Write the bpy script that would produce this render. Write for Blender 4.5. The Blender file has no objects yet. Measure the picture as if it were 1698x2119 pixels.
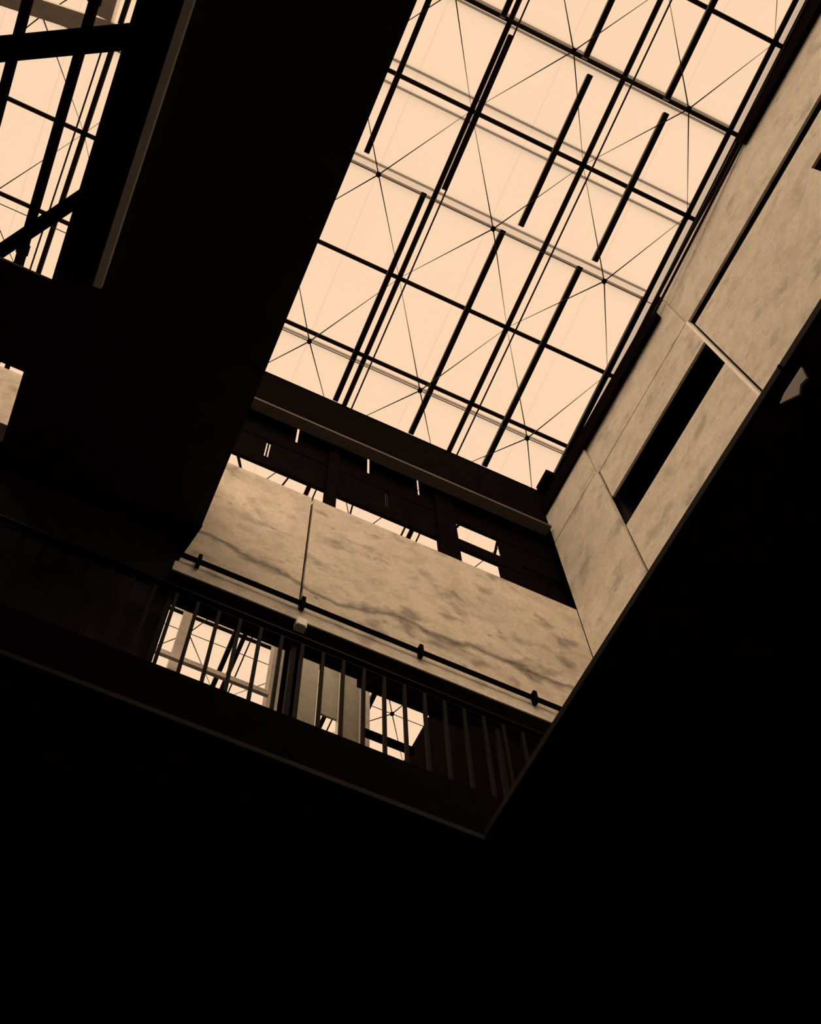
import bpy, math, random
from mathutils import Matrix, Vector

# ------------------------------------------------------------------ units
# Measurements are kept in building units with the eye at the origin;
# one unit is 0.4 m and the eye stands 1.6 m above the floor.
S = 0.4
EYE = 1.6
random.seed(7)
scene = bpy.context.scene
col = scene.collection


def W(p):
    return Vector((p[0] * S, p[1] * S, p[2] * S + EYE))


# ------------------------------------------------------------------ camera
cam_data = bpy.data.cameras.new('camera')
cam = bpy.data.objects.new('camera', cam_data)
col.objects.link(cam)
cam_data.sensor_fit = 'VERTICAL'
cam_data.sensor_height = 36.0
cam_data.lens = 36.0 * 2462.147 / 2119.0
cam_data.shift_x = (849.0 - 622.377) / 2119.0
cam_data.shift_y = (1443.260 - 1059.5) / 2119.0
cam_data.clip_start = 0.05
cam_data.clip_end = 200.0
right = Vector((0.91916769, -0.39027939, 0.05303540))
down = Vector((0.36268188, 0.78617223, -0.50039492))
fwd = Vector((0.15359887, 0.47918182, 0.86417138))
cam.matrix_world = Matrix(((right.x, -down.x, -fwd.x, 0.0),
                           (right.y, -down.y, -fwd.y, 0.0),
                           (right.z, -down.z, -fwd.z, EYE),
                           (0, 0, 0, 1)))
scene.camera = cam

# ------------------------------------------------------------------ sky and exposure
world = bpy.data.worlds.new('overcast_sky')
scene.world = world
world.use_nodes = True
bgn = world.node_tree.nodes['Background']
bgn.inputs['Color'].default_value = (0.595, 0.42, 0.285, 1)
bgn.inputs['Strength'].default_value = 1.0
sun_data = bpy.data.lights.new('fill_sun', 'SUN')
sun_data.energy = 9.6  # added soft sun lamp, lifts the concrete beyond the sky's own light
sun_data.angle = math.radians(100)
sun_data.color = (1.0, 0.69, 0.44)
sun = bpy.data.objects.new('fill_sun', sun_data)
sun.rotation_euler = Vector((-0.09, 0.26, -0.95)).to_track_quat('-Z', 'Y').to_euler()
sun.location = (0, 0, 25)
col.objects.link(sun)
scene.view_settings.view_transform = 'Standard'
scene.view_settings.look = 'None'
scene.view_settings.gamma = 1.0
scene.view_settings.use_curve_mapping = False
scene.view_settings.exposure = 0.0


# ------------------------------------------------------------------ materials
def new_mat(name):
    m = bpy.data.materials.new(name)
    m.use_nodes = True
    nt = m.node_tree
    return m, nt, nt.nodes['Principled BSDF']


def plain(name, rgb, rough=0.7, metal=0.0, var=0.15, scale=6.0, spec=0.5):
    m, nt, b = new_mat(name)
    pos = nt.nodes.new('ShaderNodeNewGeometry')
    nz = nt.nodes.new('ShaderNodeTexNoise')
    nz.inputs['Scale'].default_value = scale
    nz.inputs['Detail'].default_value = 4
    nt.links.new(pos.outputs['Position'], nz.inputs['Vector'])
    rp = nt.nodes.new('ShaderNodeValToRGB')
    rp.color_ramp.elements[0].position = 0.3
    rp.color_ramp.elements[1].position = 0.7
    rp.color_ramp.elements[0].color = tuple(c * (1 - var) for c in rgb) + (1,)
    rp.color_ramp.elements[1].color = tuple(min(1, c * (1 + var)) for c in rgb) + (1,)
    nt.links.new(nz.outputs['Fac'], rp.inputs['Fac'])
    nt.links.new(rp.outputs['Color'], b.inputs['Base Color'])
    b.inputs['Roughness'].default_value = rough
    b.inputs['Metallic'].default_value = metal
    b.inputs['Specular IOR Level'].default_value = spec
    return m


def concrete(name, rgb, band=None, stain=0.6, axis='X'):
    """Cast concrete: mottled, pitted, water stained; band = (height, slope) of a long damp streak."""
    m, nt, b = new_mat(name)
    N, Lk = nt.nodes.new, nt.links.new
    pos = N('ShaderNodeNewGeometry')

    def noise(scale, detail=5, rough=0.6, stretch=None):
        n = N('ShaderNodeTexNoise')
        n.inputs['Scale'].default_value = scale
        n.inputs['Detail'].default_value = detail
        n.inputs['Roughness'].default_value = rough
        if stretch:
            mp = N('ShaderNodeMapping')
            mp.inputs['Scale'].default_value = stretch
            Lk(pos.outputs['Position'], mp.inputs['Vector'])
            Lk(mp.outputs['Vector'], n.inputs['Vector'])
        else:
            Lk(pos.outputs['Position'], n.inputs['Vector'])
        return n

    def ramp(src, p0, p1, c0, c1):
        r = N('ShaderNodeValToRGB')
        r.color_ramp.elements[0].position = p0
        r.color_ramp.elements[1].position = p1
        r.color_ramp.elements[0].color = (c0, c0, c0, 1)
        r.color_ramp.elements[1].color = (c1, c1, c1, 1)
        Lk(src, r.inputs['Fac'])
        return r.outputs['Color']

    def mul(a, c):
        mx = N('ShaderNodeMix')
        mx.data_type = 'RGBA'
        mx.blend_type = 'MULTIPLY'
        mx.inputs[0].default_value = 1.0
        Lk(a, mx.inputs[6])
        Lk(c, mx.inputs[7])
        return mx.outputs[2]

    base = N('ShaderNodeRGB')
    base.outputs[0].default_value = tuple(rgb) + (1,)
    c = base.outputs[0]
    c = mul(c, ramp(noise(1.4).outputs['Fac'], 0.32, 0.62, 1 - 0.22 * stain, 1.0))
    c = mul(c, ramp(noise(5.0).outputs['Fac'], 0.36, 0.55, 1 - 0.24 * stain, 1.0))
    c = mul(c, ramp(noise(26.0, 3).outputs['Fac'], 0.35, 0.6, 0.86, 1.0))
    # round water marks
    blot = noise(3.1, 3, 0.5)
    c = mul(c, ramp(blot.outputs['Fac'], 0.57, 0.70, 1.0, 1 - 0.55 * stain))
    pit = N('ShaderNodeTexVoronoi')
    pit.inputs['Scale'].default_value = 3.2
    Lk(pos.outputs['Position'], pit.inputs['Vector'])
    c = mul(c, ramp(pit.outputs['Distance'], 0.03, 0.12, 1 - 0.5 * stain, 1.0))
    if band:
        h, width = band
        sp = N('ShaderNodeSeparateXYZ')
        Lk(pos.outputs['Position'], sp.inputs[0])
        wob = noise(1.1, 4)
        m1 = N('ShaderNodeMath'); m1.operation = 'MULTIPLY_ADD'
        Lk(wob.outputs['Fac'], m1.inputs[0]); m1.inputs[1].default_value = 1.1; m1.inputs[2].default_value = -0.55 - h
        m2 = N('ShaderNodeMath'); m2.operation = 'ADD'
        Lk(sp.outputs['Z'], m2.inputs[0]); Lk(m1.outputs[0], m2.inputs[1])
        m3 = N('ShaderNodeMath'); m3.operation = 'ABSOLUTE'
        Lk(m2.outputs[0], m3.inputs[0])
        c = mul(c, ramp(m3.outputs[0], 0.0, width, 0.32, 1.0))
    Lk(c, b.inputs['Base Color'])
    b.inputs['Roughness'].default_value = 0.9
    b.inputs['Specular IOR Level'].default_value = 0.25
    bp = N('ShaderNodeBump')
    bp.inputs['Strength'].default_value = 0.25
    bp.inputs['Distance'].default_value = 0.01
    Lk(noise(40, 4).outputs['Fac'], bp.inputs['Height'])
    Lk(bp.outputs['Normal'], b.inputs['Normal'])
    return m


M_FASCIA = concrete('stained_concrete', (0.80, 0.74, 0.64), band=(22.75 * S + EYE, 0.10), stain=0.85)
M_PANEL = concrete('pale_concrete', (0.90, 0.86, 0.77), stain=0.55)
M_COLUMN = concrete('column_concrete', (0.72, 0.67, 0.60), stain=0.4)
M_GREY = concrete('grey_partition_board', (0.40, 0.385, 0.33), stain=0.3)
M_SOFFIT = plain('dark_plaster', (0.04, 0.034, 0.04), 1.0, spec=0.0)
M_FLOOR = plain('grey_asphalt', (0.22, 0.20, 0.20), 0.95, spec=0.1)
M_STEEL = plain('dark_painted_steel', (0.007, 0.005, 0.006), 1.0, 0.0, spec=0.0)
M_TUBE = plain('brown_black_tube', (0.020, 0.012, 0.009), 0.8, spec=0.08)
M_SEAM = plain('brown_seam_bar', (0.20, 0.13, 0.08), 0.8, spec=0.1)  # paler brown than the tubes, so the bars look faint
M_ROD = plain('thin_rod_steel', (0.04, 0.028, 0.02), 0.7, spec=0.1)
M_LIP = plain('lit_lip_steel', (0.09, 0.075, 0.075), 0.8, spec=0.1)  # paler steel stands in for light caught on the beam's lower flange
M_DULL = plain('dull_flange_steel', (0.028, 0.022, 0.022), 0.9, spec=0.05)
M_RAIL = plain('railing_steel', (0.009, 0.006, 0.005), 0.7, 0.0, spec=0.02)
M_PALE = plain('pale_paint', (0.90, 0.88, 0.82), 0.6, var=0.06)
M_SCRAP = plain('pale_board', (0.62, 0.57, 0.55), 0.8)


def make_glass():
    m = bpy.data.materials.new('milky_roof_glass')
    m.use_nodes = True
    nt = m.node_tree
    nt.nodes.clear()
    out = nt.nodes.new('ShaderNodeOutputMaterial')
    tr = nt.nodes.new('ShaderNodeBsdfTransparent')
    tl = nt.nodes.new('ShaderNodeBsdfTranslucent')
    tr.inputs['Color'].default_value = (0.98, 0.98, 0.98, 1)
    nz = nt.nodes.new('ShaderNodeTexNoise')
    pos = nt.nodes.new('ShaderNodeNewGeometry')
    nz.inputs['Scale'].default_value = 0.5
    nt.links.new(pos.outputs['Position'], nz.inputs['Vector'])
    rp = nt.nodes.new('ShaderNodeValToRGB')
    rp.color_ramp.elements[0].color = (0.93, 0.93, 0.90, 1)
    rp.color_ramp.elements[1].color = (1.0, 0.97, 0.96, 1)
    nt.links.new(nz.outputs['Fac'], rp.inputs['Fac'])
    nt.links.new(rp.outputs['Color'], tl.inputs['Color'])
    mx = nt.nodes.new('ShaderNodeMixShader')
    mx.inputs[0].default_value = 0.08
    nt.links.new(tr.outputs[0], mx.inputs[1])
    nt.links.new(tl.outputs[0], mx.inputs[2])
    nt.links.new(mx.outputs[0], out.inputs['Surface'])
    return m


M_GLASS = make_glass()


# ------------------------------------------------------------------ mesh helpers
class MB:
    def __init__(self):
        self.v, self.f = [], []

    def hexa(self, pts):
        """8 corners: bottom loop (4) then top loop (4)."""
        n = len(self.v)
        self.v += [W(p) for p in pts]
        self.f += [tuple(n + i for i in q) for q in
                   ((3, 2, 1, 0), (4, 5, 6, 7), (0, 1, 5, 4), (1, 2, 6, 5), (2, 3, 7, 6), (3, 0, 4, 7))]
        return self

    def box(self, x0, x1, y0, y1, z0, z1):
        return self.hexa([(x0, y0, z0), (x1, y0, z0), (x1, y1, z0), (x0, y1, z0),
                          (x0, y0, z1), (x1, y0, z1), (x1, y1, z1), (x0, y1, z1)])

    def tube(self, a, b, r, n=8, r2=None):
        a, b = W(a), W(b)
        r *= S
        r2 = r if r2 is None else r2 * S
        d = (b - a).normalized()
        u = d.cross(Vector((0, 0, 1)))
        if u.length < 1e-4:
            u = Vector((1, 0, 0))
        u.normalize()
        w = d.cross(u)
        k = len(self.v)
        for c, rr in ((a, r), (b, r2)):
            for i in range(n):
                t = 2 * math.pi * (i + .5) / n
                self.v.append(c + (u * math.cos(t) + w * math.sin(t)) * rr)
        for i in range(n):
            j = (i + 1) % n
            self.f.append((k + i, k + n + i, k + n + j, k + j))
        self.f.append(tuple(k + i for i in range(n)))
        self.f.append(tuple(k + n + i for i in reversed(range(n))))
        return self

    def bar(self, a, b, w, h):
        """Rectangular bar from a to b, w wide across, h deep."""
        a, b = Vector(a), Vector(b)
        d = (b - a).normalized()
        u = d.cross(Vector((0, 0, 1)))
        if u.length < 1e-4:
            u = Vector((1, 0, 0))
        u.normalize()
        n = u.cross(d).normalized()
        u, n = u * w / 2, n * h / 2
        return self.hexa([a - u - n, a + u - n, b + u - n, b - u - n,
                          a - u + n, a + u + n, b + u + n, b - u + n])

    def ball(self, c, r, n=8, m=5):
        c = W(c)
        r *= S
        k = len(self.v)
        for i in range(m + 1):
            ph = math.pi * (i + .02) / (m + .04)
            for j in range(n):
                t = 2 * math.pi * j / n
                self.v.append(c + Vector((math.sin(ph) * math.cos(t), math.sin(ph) * math.sin(t), math.cos(ph))) * r)
        for i in range(m):
            for j in range(n):
                q = (j + 1) % n
                self.f.append((k + i * n + j, k + (i + 1) * n + j, k + (i + 1) * n + q, k + i * n + q))
        return self

    def prism(self, pts, off):
        """Polygon pts extruded by the vector off."""
        k, n = len(self.v), len(pts)
        self.v += [W(p) for p in pts]
        self.v += [W(Vector(p) + Vector(off)) for p in pts]
        self.f.append(tuple(k + i for i in reversed(range(n))))
        self.f.append(tuple(k + n + i for i in range(n)))
        for i in range(n):
            j = (i + 1) % n
            self.f.append((k + i, k + j, k + n + j, k + n + i))
        return self

    def build(self, name, mat, parent=None, smooth=False):
        lo = Vector((min(v.x for v in self.v), min(v.y for v in self.v), min(v.z for v in self.v)))
        hi = Vector((max(v.x for v in self.v), max(v.y for v in self.v), max(v.z for v in self.v)))
        c = Vector(((lo.x + hi.x) / 2, (lo.y + hi.y) / 2, lo.z))
        me = bpy.data.meshes.new(name)
        me.from_pydata([tuple(v - c) for v in self.v], [], self.f)
        me.materials.append(mat)
        me.update()
        if smooth:
            for p in me.polygons:
                p.use_smooth = True
        o = bpy.data.objects.new(name, me)
        col.objects.link(o)
        place(o, c, parent)
        return o


WP = {}


def place(o, c, parent=None):
    WP[o.name] = Vector(c)
    if parent is not None:
        o.parent = parent
        o.location = Vector(c) - WP[parent.name]
    else:
        o.location = c


def again(o, shift, parent):
    """Another piece with the same mesh, moved by shift (building units)."""
    c = o.copy()
    col.objects.link(c)
    place(c, WP[o.name] + Vector(shift) * S, parent)
    return c


def empty(name, p):
    o = bpy.data.objects.new(name, None)
    o.empty_display_size = 0.1
    col.objects.link(o)
    place(o, W(p))
    return o


def tag(o, label, cat, group=None):
    o['label'] = label
    o['category'] = cat
    if group:
        o['group'] = group
    return o


def structure(o, label, cat):
    o['kind'] = 'structure'
    return tag(o, label, cat)


def box(name, mat, parent, *a):
    return MB().box(*a).build(name, mat, parent)


# ================================================================== THE SETTING
X0, X1, Y0, Y1 = -15.0, 18.0, -13.0, 26.0     # outer walls
ZF = -EYE / S                                   # floor
WALK = 23.4                                     # underside of the walkway on the left
EDGE = 0.62                                     # its edge along the light well
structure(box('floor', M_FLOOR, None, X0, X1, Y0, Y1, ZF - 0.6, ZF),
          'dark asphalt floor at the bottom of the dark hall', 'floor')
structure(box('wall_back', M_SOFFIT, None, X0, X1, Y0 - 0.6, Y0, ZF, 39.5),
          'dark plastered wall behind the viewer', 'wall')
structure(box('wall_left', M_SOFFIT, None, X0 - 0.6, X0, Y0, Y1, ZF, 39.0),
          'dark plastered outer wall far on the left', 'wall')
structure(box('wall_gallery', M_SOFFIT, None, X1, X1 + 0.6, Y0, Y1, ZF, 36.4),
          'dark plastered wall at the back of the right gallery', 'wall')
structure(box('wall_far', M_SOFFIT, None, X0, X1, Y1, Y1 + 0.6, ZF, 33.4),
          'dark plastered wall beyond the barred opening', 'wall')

# walkway slab on the left, with two wells cut through it
b = MB()
b.box(-3.78, EDGE, Y0, Y1, WALK, WALK + 1.0)
b.box(X0, -3.78, 6.5, 8.40, WALK, WALK + 0.12)
b.box(X0, -3.78, 9.97, Y1, WALK, WALK + 0.12)
b.box(X0, -9.5, Y0, 6.5, WALK, WALK + 0.12)
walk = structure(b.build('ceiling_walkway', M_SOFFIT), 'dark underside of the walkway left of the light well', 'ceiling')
box('edge_strip', M_PALE, walk, -2.99, -2.84, Y0, 6.2, WALK - 0.25, WALK)
box('parapet', M_PANEL, walk, EDGE - 0.3, EDGE - 0.06, Y0, 9.9, WALK + 1.0, WALK + 3.0)

# gallery floor at the far end, behind its dark channel
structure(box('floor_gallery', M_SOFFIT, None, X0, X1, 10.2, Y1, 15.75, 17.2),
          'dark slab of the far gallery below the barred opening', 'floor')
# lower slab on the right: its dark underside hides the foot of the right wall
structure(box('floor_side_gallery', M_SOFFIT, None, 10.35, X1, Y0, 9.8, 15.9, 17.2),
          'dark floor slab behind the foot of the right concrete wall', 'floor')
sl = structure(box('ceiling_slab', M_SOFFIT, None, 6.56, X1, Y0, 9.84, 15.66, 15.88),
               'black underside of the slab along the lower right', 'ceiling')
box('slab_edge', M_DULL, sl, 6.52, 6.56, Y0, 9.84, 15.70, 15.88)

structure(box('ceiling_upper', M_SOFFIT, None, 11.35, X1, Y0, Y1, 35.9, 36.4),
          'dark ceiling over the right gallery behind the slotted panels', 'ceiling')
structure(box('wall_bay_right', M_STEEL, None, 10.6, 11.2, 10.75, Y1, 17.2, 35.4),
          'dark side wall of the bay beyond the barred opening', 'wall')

# ---- right wall of precast panels
wr = empty('wall_right', (10.6, -1, 25.1))
structure(wr, 'lit concrete panel wall along the right of the light well', 'wall')
ZB = 17.2                                       # foot of the panels
T = 0.07                                        # the panels are thin precast boards
b = MB()
b.box(10.45, 10.45 + T, Y0, 3.13, ZB, 27.95).box(10.45, 10.45 + T, Y0, 3.13, 30.03, 31.55)
b.box(10.45, 10.45 + T, -1.03, 3.13, 27.95, 30.03).box(10.45, 10.45 + T, Y0, -9.0, 27.95, 30.03)
b.build('wall_panel', M_PANEL, wr)
box('cornice_panel', M_PANEL, wr, 10.45, 10.45 + T, Y0, 3.27, 32.15, 35.8)
b = MB().box(10.35, 10.35 + T, 3.25, 7.60, ZB, 27.95).box(10.35, 10.35 + T, 3.25, 7.60, 29.95, 31.90)
b.build('wall_panel', M_PANEL, wr)
box('cornice_panel', M_PANEL, wr, 10.36, 10.36 + T, 3.27, 7.715, 32.0, 34.85)
box('end_return', M_PALE, wr, 10.35, 10.52, 3.19, 3.25, ZB, 31.95)  # paler than the panels, to paint the light on this edge
box('wall_panel', M_PANEL, wr, 10.27, 10.27 + T, 7.72, 9.98, ZB, 31.90)
box('cornice_panel', M_PANEL, wr, 10.28, 10.28 + T, 7.72, 9.98, 32.0, 34.85)
box('end_return', M_PANEL, wr, 10.27, 10.42, 7.67, 7.72, ZB, 31.95)
for y in (3.25, 7.69, -3.5):
    box('rear_post', M_SOFFIT, wr, 10.62, 10.95, y - .1, y + .1, ZB, 35.8)
box('backing', M_SOFFIT, wr, 10.64, 10.80, Y0, 10.0, 32.3, 34.8)

# ---- end wall: concrete spandrel, ledge, conduit
we = empty('wall_end', (3, 10.3, 20.8))
structure(we, 'stained concrete spandrel wall across the far end', 'wall')
MB().prism([(0.40, 10.0, 21.3), (2.945, 10.0, 21.3), (2.945, 10.0, 27.6), (0.30, 10.0, 27.6), (0.30, 10.0, 24.4),
            (0.64, 10.0, 23.4)], (0, 0.7, 0)).build('wall_panel', M_FASCIA, we)  # slanted left end shaped to the edge of the walkway's shadow
box('wall_panel', M_FASCIA, we, 3.005, 10.26, 10.0, 10.7, 21.3, 27.6)
box('wall_panel', M_FASCIA, we, X0, -3.2, 10.0, 10.7, 24.4, 27.6)
box('shade_infill', M_SOFFIT, we, X0, 0.55, 10.5, 10.72, 17.3, 23.4)  # dark sheet stands in for the shade under the walkway
box('joint_filler', M_STEEL, we, 2.945, 3.005, 10.12, 10.6, 21.3, 27.5)
box('ledge', M_PANEL, we, 0.34, 10.26, 9.96, 9.99, 20.84, 21.24)
box('soffit_board', M_SOFFIT, we, 0.34, 10.26, 9.99, 10.7, 20.84, 21.3)

# ================================================================== ROOF
SL, C0, HT = 0.17, 38.2, 1.2
XN, YN, MX, MY = 1.87, 8.73, 3.72, 4.99


def rz(y, dz=0.0):
    return C0 + dz - SL * y


def ap(x, y, dz):
    """A point measured on the lower roof plane moved out to the plane dz above it."""
    k = (C0 + dz) / C0
    return (x * k, y * k, rz(y * k, dz))


def space_frame(name, label, group, xs_low, xs_up, ylow, yup, xa, xb, ya, yb, cable=.22):
    root = empty(name, ((xa + xb) / 2, (ya + yb) / 2, rz((ya + yb) / 2)))
    tag(root, label, 'roof truss', group)
    for y in sorted(ylow + yup, reverse=True):          # upper transverse tubes
        if abs((YN - y) / MY - 1) < .1 or abs((YN - y) / MY + 1) < .1:
            continue                                    # these rows carry only seam bars and the thin chord
        r = 0.068
        MB().tube((xa, y, rz(y, HT)), (xb, y, rz(y, HT)), r).build('cross_tube', M_TUBE, root)
    for x in xs_up:                                     # upper longitudinal tubes
        MB().tube((x, ya, rz(ya, HT + .02)), (x, yb, rz(yb, HT + .02)), 0.085).build('long_tube', M_TUBE, root)
        MB().tube((x + cable, ya, rz(ya, HT - .35)), (x + cable, yb, rz(yb, HT - .35)), 0.028, 6).build('cable', M_ROD, root)
    for y in ylow:                                      # thin lower chords
        MB().tube((xa, y, rz(y)), (xb, y, rz(y)), 0.014, 6).build('lower_chord', M_ROD, root)
    for x in xs_low:
        for y in ylow:
            n = MB().ball((x, y, rz(y)), 0.085).build('node', M_STEEL, root, True)
            for ux in xs_up:
                for uy in yup:
                    if abs(abs(ux - x) - MX / 2) < .2 and abs(abs(uy - y) - MY / 2) < .2:
                        p, q = Vector((x, y, rz(y))), Vector((ux, uy, rz(uy, HT)))
                        MB().tube(p, q, 0.020, 6, 0.006).build('diagonal_rod', M_ROD, n)
    for ux in xs_up:
        for uy in yup:
            MB().ball((ux, uy, rz(uy, HT - .05)), 0.11).build('node', M_STEEL, root, True)
    return root


def glazing(name, label, xs, ys, seam_rows):
    """Sloping milky panes, one object each, with seam bars lying on top of them."""
    root = empty(name, (sum(xs) / len(xs), sum(ys) / len(ys), rz(sum(ys) / len(ys), HT)))
    structure(root, label, 'skylight')
    proto = {}
    g, t, d = 0.004, 0.03, HT + 0.22
    for i in range(len(xs) - 1):
        for j in range(len(ys) - 1):
            key = (round(xs[i + 1] - xs[i], 3), round(ys[j + 1] - ys[j], 3))
            if key in proto:
                o, ox, oy = proto[key]
                dy = ys[j] - oy
                again(o, (xs[i] - ox, dy, -SL * dy), root)
                continue
            xa, xb, ya, yb = xs[i] + g, xs[i + 1] - g, ys[j] + g, ys[j + 1] - g
            o = MB().hexa([(xa, ya, rz(ya, d)), (xb, ya, rz(ya, d)), (xb, yb, rz(yb, d)), (xa, yb, rz(yb, d)),
                           (xa, ya, rz(ya, d + t)), (xb, ya, rz(ya, d + t)), (xb, yb, rz(yb, d + t)),
                           (xa, yb, rz(yb, d + t))]).build('pane', M_GLASS, root)
            proto[key] = (o, xs[i], ys[j])
    for y in seam_rows:
        MB().bar((xs[0], y, rz(y, d + .12)), (xs[-1], y, rz(y, d + .12)), 0.07, 0.05).build('seam_bar', M_SEAM, root)
    return root


ylow = [YN + MY * k for k in (3, 2, 1, 0, -1, -2, -3, -4)]
yup = [y - MY / 2 for y in ylow]
rows = sorted(ylow + yup)
seams = []
for k in (2, 1, -1, -2):
    seams += [YN + MY * k - .11, YN + MY * k + .11]
seams += [YN - MY * 1.5 - .30, YN - MY * 1.5 + .30, YN + .28]
main = space_frame('space_frame', 'dark tubular space frame spanning the large skylight over the light well',
                   'steel space frames under the roof glass',
                   [XN + MX * k for k in (-1, 0, 1, 2)], [XN + MX * (k + .5) for k in (-1, 0, 1)] + [11.03],
                   ylow, yup, -2.2, 11.3, rows[0] - .3, rows[-1] + .3)
glazing('window_1', 'milky glazed skylight panes above the large light well',
        [round(-1.86 + 1.86 * k, 3) + .03 for k in range(8)], [r for r in rows], seams)

# single bars under the glass, staggered from bay to bay
def hung_bar(x, ya, yb, w=0.165):
    MB().bar(ap(x, ya, .80), ap(x, yb, .80), w, 0.2).build('glazing_bar', M_TUBE, main)


for x in (0.75, 3.30, 5.88, 8.45, 10.67):
    hung_bar(x, 3.66, 10.02)
for x in (1.31, 3.80, 6.30, 8.77):
    hung_bar(x, -0.90, 3.36)
for x in (0.80, 3.38, 5.97, 8.60):
    hung_bar(x, -6.10, -1.20)
for x in (3.30, 5.88, 8.45):
    hung_bar(x, 15.2, 21.6)

left = space_frame('space_frame', 'smaller tubular space frame glimpsed through the opening at upper left',
                   'steel space frames under the roof glass',
                   [-4.66, -8.38, -12.10], [-6.52, -10.24], ylow[2:7], yup[2:7], -13.6, -3.4, -9.0, 14.2, -.20)
glazing('window_2', 'milky glazed skylight panes seen through the upper left opening',
        [round(-13.6 + 1.95 * k, 3) for k in range(6)], [r for r in rows if -9.5 < r < 14.5], [3.6, 3.88])

# steel curb beside the right edge of the main skylight
cb = empty('trim_1', (11.35, 0, 35.8))
structure(cb, 'dark steel curb along the right edge of the large skylight', 'curb')
MB().hexa([(11.30, Y0, 35.8), (11.44, Y0, 35.8), (11.44, 10.0, 35.8), (11.30, 10.0, 35.8),
           (11.30, Y0, rz(Y0, 1.3)), (11.44, Y0, rz(Y0, 1.3)), (11.44, 10.0, rz(10.0, 1.3)),
           (11.30, 10.0, rz(10.0, 1.3))]).build('upstand', M_STEEL, cb)
box('wall_shade_strip', M_STEEL, cb, 10.20, 10.34, 3.6, 9.95, 34.05, 34.9)  # dark strip stands in for shadow along the wall top
box('wall_shade_strip', M_STEEL, cb, 10.30, 10.44, Y0, -1.0, 35.45, 36.15)  # nearer strip, also dark in place of shade on the wall
MB().tube((10.22, 3.7, 34.9), (10.40, -1.0, 36.1), 0.05).build('brace_tube', M_TUBE, cb)
MB().tube((10.22, 3.7, 34.4), (10.40, -1.0, 35.7), 0.04).build('brace_tube', M_TUBE, cb)

# ================================================================== FAR END STEELWORK
bm = empty('steel_beam', (5, 10, 32.8))
tag(bm, 'dark steel beam across the far end directly under the skylight', 'beam')
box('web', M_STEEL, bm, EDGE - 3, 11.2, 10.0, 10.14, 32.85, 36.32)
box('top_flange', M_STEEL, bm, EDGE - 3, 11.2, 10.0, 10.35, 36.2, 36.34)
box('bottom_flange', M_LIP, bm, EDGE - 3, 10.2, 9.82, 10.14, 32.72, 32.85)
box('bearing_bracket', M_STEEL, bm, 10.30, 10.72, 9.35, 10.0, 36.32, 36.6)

# clerestory screen between the beam and the spandrel; measured at Y = 10, stands at Y = 10.3
K = 1.03
YC = 10.3
cl = empty('clerestory_screen', (5, YC, 27.6))
tag(cl, 'dark steel clerestory screen with narrow bright gaps above the stained concrete', 'screen')


def cbox(name, mat, xa, xb, za, zb, y0=YC, y1=YC + .1):
    return box(name, mat, cl, xa * K, xb * K, y0, y1, za * K, zb * K)


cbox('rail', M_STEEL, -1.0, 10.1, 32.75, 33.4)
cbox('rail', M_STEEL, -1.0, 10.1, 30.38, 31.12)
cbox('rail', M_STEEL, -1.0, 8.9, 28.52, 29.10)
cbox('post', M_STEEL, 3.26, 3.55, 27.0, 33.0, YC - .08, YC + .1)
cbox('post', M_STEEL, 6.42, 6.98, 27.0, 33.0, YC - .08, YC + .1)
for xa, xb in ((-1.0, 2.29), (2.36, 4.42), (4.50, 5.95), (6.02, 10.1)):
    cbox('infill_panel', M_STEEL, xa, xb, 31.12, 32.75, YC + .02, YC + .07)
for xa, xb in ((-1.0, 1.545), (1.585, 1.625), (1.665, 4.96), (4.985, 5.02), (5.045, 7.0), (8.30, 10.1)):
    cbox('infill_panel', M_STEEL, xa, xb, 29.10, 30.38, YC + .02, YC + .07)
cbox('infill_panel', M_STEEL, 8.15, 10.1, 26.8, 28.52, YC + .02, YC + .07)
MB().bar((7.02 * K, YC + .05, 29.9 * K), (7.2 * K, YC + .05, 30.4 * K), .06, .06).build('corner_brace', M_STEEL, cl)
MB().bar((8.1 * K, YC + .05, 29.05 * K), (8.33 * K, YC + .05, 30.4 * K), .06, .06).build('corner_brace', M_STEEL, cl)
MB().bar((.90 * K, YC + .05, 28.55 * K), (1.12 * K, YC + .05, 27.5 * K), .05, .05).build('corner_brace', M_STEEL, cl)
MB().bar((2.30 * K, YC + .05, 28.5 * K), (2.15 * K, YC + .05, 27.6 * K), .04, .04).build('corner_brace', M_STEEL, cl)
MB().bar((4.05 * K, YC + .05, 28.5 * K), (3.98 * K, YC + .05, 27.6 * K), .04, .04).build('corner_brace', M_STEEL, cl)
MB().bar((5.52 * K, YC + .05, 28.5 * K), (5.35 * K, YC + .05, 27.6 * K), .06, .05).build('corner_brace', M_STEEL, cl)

# conduit along the foot of the spandrel
cd = empty('conduit_pipe', (4, 9.9, 21.4))
tag(cd, 'thin dark conduit pipe running along the foot of the stained concrete', 'pipe')
MB().tube((.36, 9.89, 21.44), (10.0, 9.89, 21.44), 0.055).build('pipe', M_STEEL, cd, True)
for x in (0.78, 3.0, 5.6, 8.2):
    MB().box(x - .04, x + .04, 9.82, 9.955, 21.24, 21.66).build('clip', M_STEEL, cd)
jb = empty('junction_box', (3.03, 9.95, 20.55))
tag(jb, 'small pale junction box hanging under the concrete ledge', 'box')
box('case', M_PALE, jb, 2.92, 3.14, 9.90, 10.05, 20.52, 20.83)
box('cover_plate', M_PALE, jb, 2.94, 3.12, 9.88, 9.90, 20.54, 20.81)

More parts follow.
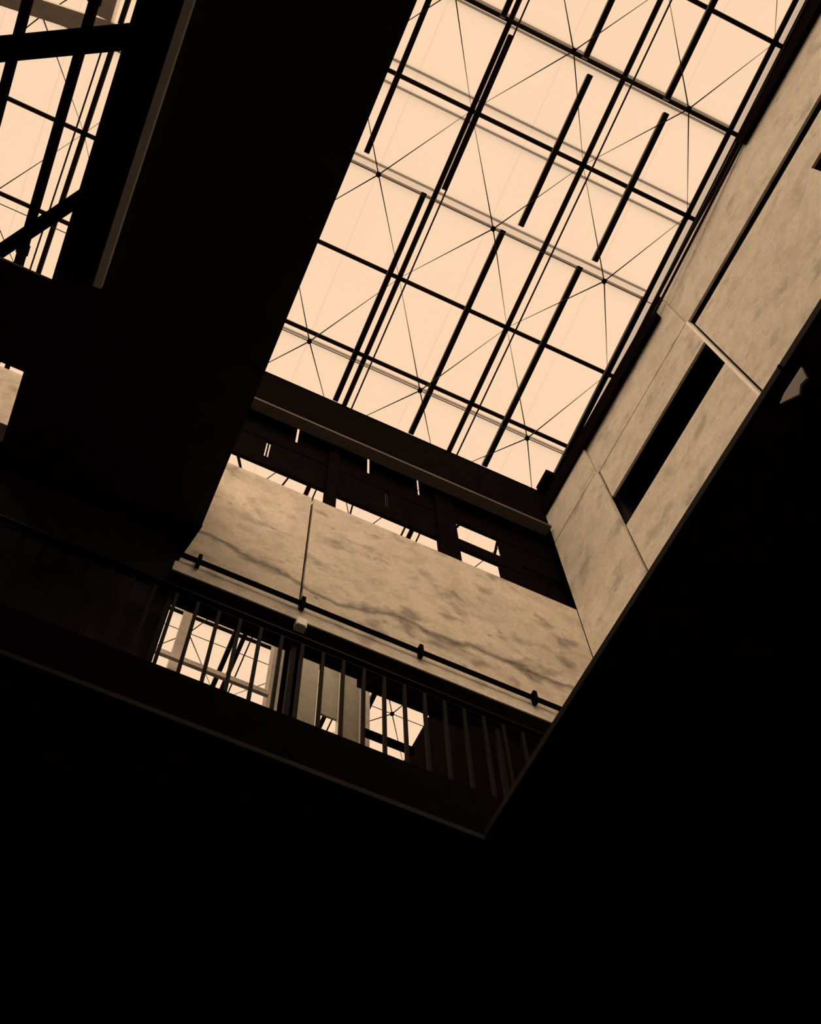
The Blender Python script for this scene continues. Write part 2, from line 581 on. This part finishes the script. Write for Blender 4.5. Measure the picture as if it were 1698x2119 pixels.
# gallery edge channel
ch = empty('channel_beam', (3, 10, 15.65))
tag(ch, 'dark steel channel along the gallery edge below the railing', 'beam')
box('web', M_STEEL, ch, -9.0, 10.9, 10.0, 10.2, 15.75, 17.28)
box('bottom_flange', M_DULL, ch, -9.0, 10.9, 9.86, 10.2, 15.62, 15.75)  # paler than the web, in place of light along the lip

# railing
rl = empty('railing', (2, 10.05, 17.28))
tag(rl, 'dark steel balustrade with thin upright bars across the lower opening', 'railing')
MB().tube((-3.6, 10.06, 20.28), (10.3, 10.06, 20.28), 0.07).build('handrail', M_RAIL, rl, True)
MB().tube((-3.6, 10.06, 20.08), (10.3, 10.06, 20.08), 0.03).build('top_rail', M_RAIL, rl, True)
first = None
for i in range(-11, 22):
    x = 1.02 + .4255 * i
    if first is None:
        first = MB().box(x - .033, x + .033, 10.03, 10.09, 17.28, 20.08).build('baluster', M_RAIL, rl)
        fx = x
    else:
        again(first, (x - fx, 0, 0), rl)
for x in (0.50, 3.0, 7.3):
    MB().box(x - .05, x + .05, 10.1, 10.18, 17.28, 20.28).build('stanchion', M_RAIL, rl)


# ---- things of the bay beyond the opening (measured at Y = 10, set further back)
def far(xa, xb, za, zb, Y, d=.4):
    k = Y / 10
    return (xa * k, xb * k, Y, Y + d, za * k, zb * k)


def pillar(x0, x1, Y, d, ztop, label, mat=M_COLUMN, extra=True):
    k = Y / 10
    root = empty('pillar', ((x0 + x1) / 2 * k, Y, 17.2))
    tag(root, label, 'pillar')
    box('shaft', mat, root, x0 * k, x1 * k, Y, Y + d, 17.2, ztop)
    box('base_plate', M_STEEL, root, x0 * k - .08, x1 * k + .08, Y - .08, Y + d + .08, 17.2, 17.32)
    return root


pillar(0.82, 0.99, 15.0, .3, 35.4, 'slim pale concrete pillar near the left end of the barred opening')
pillar(2.60, 2.84, 15.0, .4, 35.4, 'pale concrete pillar beside the dark steel posts in the barred opening')
pillar(4.40, 4.53, 16.0, .3, 35.2, 'narrow pale pillar right of the grey wall panel in the barred opening')
tb = empty('tie_beam', (2.0, 14.7, 25.8))
tag(tb, 'pale grey tie beam crossing behind the balusters on the left', 'beam')
box('beam', M_COLUMN, tb, *far(0.05, 2.62, 17.70, 17.84, 14.7, .1))
box('end_plate', M_STEEL, tb, *far(0.0, 0.05, 17.62, 17.9, 14.68, .14))
sp = empty('steel_post', (3.3, 11.0, 17.2))
tag(sp, 'dark twin steel posts with pale strips between them behind the railing', 'post')
for xa, xb in ((2.85, 2.92), (2.96, 3.01), (3.05, 3.11)):
    box('flange', M_STEEL, sp, xa * 1.1, xb * 1.1, 11.0, 11.2, 17.2, 22.4)
for xa, xb in ((2.92, 2.96), (3.01, 3.05)):
    box('pale_strip', M_COLUMN, sp, xa * 1.1, xb * 1.1, 11.1, 11.15, 17.2, 22.4)
pw = empty('partition', (6.1, 16.4, 17.2))
tag(pw, 'grey partition panels with a bright gap low down behind the railing', 'partition')
k = 1.65
for xa, xb, za, zb in ((3.10, 3.50, 10, 19.75), (3.52, 3.90, 17.76, 19.75), (3.98, 4.34, 10, 19.75)):
    box('panel', M_GREY, pw, xa * k, xb * k, 16.5, 16.56, max(17.2, za * k), zb * k)
box('edge_fin', M_PALE, pw, 3.905 * k, 3.965 * k, 16.3, 16.6, 17.2, 19.75 * k)
box('lintel', M_STEEL, pw, 3.05 * k, 4.36 * k, 16.4, 16.8, 19.76 * k, 20.2 * k)
lt = empty('lintel_beam', (5.4, 14.0, 28.3))
tag(lt, 'short pale lintel tucked under the ledge above the grey partition', 'beam')
box('beam', M_COLUMN, lt, 3.10 * 1.4, 4.45 * 1.4, 14.0, 14.3, 20.22 * 1.4, 20.5 * 1.4)
box('flange', M_STEEL, lt, 3.10 * 1.4, 4.45 * 1.4, 13.95, 14.35, 20.5 * 1.4, 20.56 * 1.4)
cr = empty('cross_beam', (5.6, 12, 21.3))
tag(cr, 'black steel cross beam low in the right end of the barred opening', 'beam')
box('web', M_STEEL, cr, *far(4.44, 5.4, 17.70, 17.86, 12.0, .05))
box('flange', M_STEEL, cr, *far(4.44, 5.4, 17.67, 17.70, 11.98, .09))
box('hood', M_STEEL, cr, *far(4.30, 6.6, 19.35, 20.6, 11.3, .1))

# ================================================================== LEFT OPENING
b1 = empty('brace_beam', (-5, 2.9, 25))
tag(b1, 'broad dark steel brace crossing the upper left opening near its top', 'brace')
MB().bar((-9.3, 4.99, 25.2), (-3.3, 1.82, 25.2), .30, .46).build('web', M_STEEL, b1)
MB().bar((-9.3, 4.99, 25.0), (-3.3, 1.82, 25.0), .44, .06).build('flange', M_STEEL, b1)
b2 = empty('brace_beam', (-5, 6, 26))
tag(b2, 'slimmer dark brace rising across the bottom corner of the upper left opening', 'brace')
MB().bar((-6.9, 9.15, 26.2), (-3.5, 4.55, 26.2), .22, .3).build('web', M_STEEL, b2)
MB().bar((-6.9, 9.15, 26.05), (-3.5, 4.55, 26.05), .28, .05).build('flange', M_STEEL, b2)
for x, r, lab in ((-5.70, .125, 'dark round pipe nearest the slab edge in the upper left opening'),
                  (-7.07, .125, 'dark round pipe at the left picture edge in the upper left opening')):
    t = empty('roof_pipe', (x, 2, 30))
    tag(t, lab, 'pipe', 'pipes in the upper left opening')
    MB().tube((x, -9.0, 30), (x, 9.9, 30), r, 10).build('pipe', M_STEEL, t, True)
    for y in (-4.0, 2.2, 7.9):
        MB().tube((x, y - .12, 30), (x, y + .12, 30), r + .03, 10).build('coupling', M_STEEL, t, True)
gb = empty('concrete_beam', (-8, 3.0, 33))
tag(gb, 'pale grey concrete beam high up in the top left corner', 'beam')
MB().bar((-12.0, 3.72, 33.2), (-5.2, 2.90, 33.2), .40, .5).build('beam', M_COLUMN, gb)
MB().box(-6.25, -5.75, -1.0, 2.75, 32.9, 33.4).build('branch', M_COLUMN, gb)

# ================================================================== SMALL THINGS
sc_ = empty('hanging_board', (6.44, 1.65, 14.6))
tag(sc_, 'torn pale board hanging on a wire below the dark slab edge on the right', 'board')
MB().prism([(6.420, 1.416, 15.000), (6.420, 1.470, 14.682), (6.420, 1.572, 14.730), (6.420, 1.662, 14.598), (6.420, 1.896, 14.940), (6.420, 1.770, 15.000)], (0.03, 0, 0)).build('board', M_SCRAP, sc_)
MB().tube((6.435, 1.60, 14.95), (6.5, 1.60, 15.78), 0.012, 6).build('wire', M_STEEL, sc_)
MB().box(6.49, 6.52, 1.58, 1.62, 15.74, 15.82).build('hook', M_STEEL, sc_)
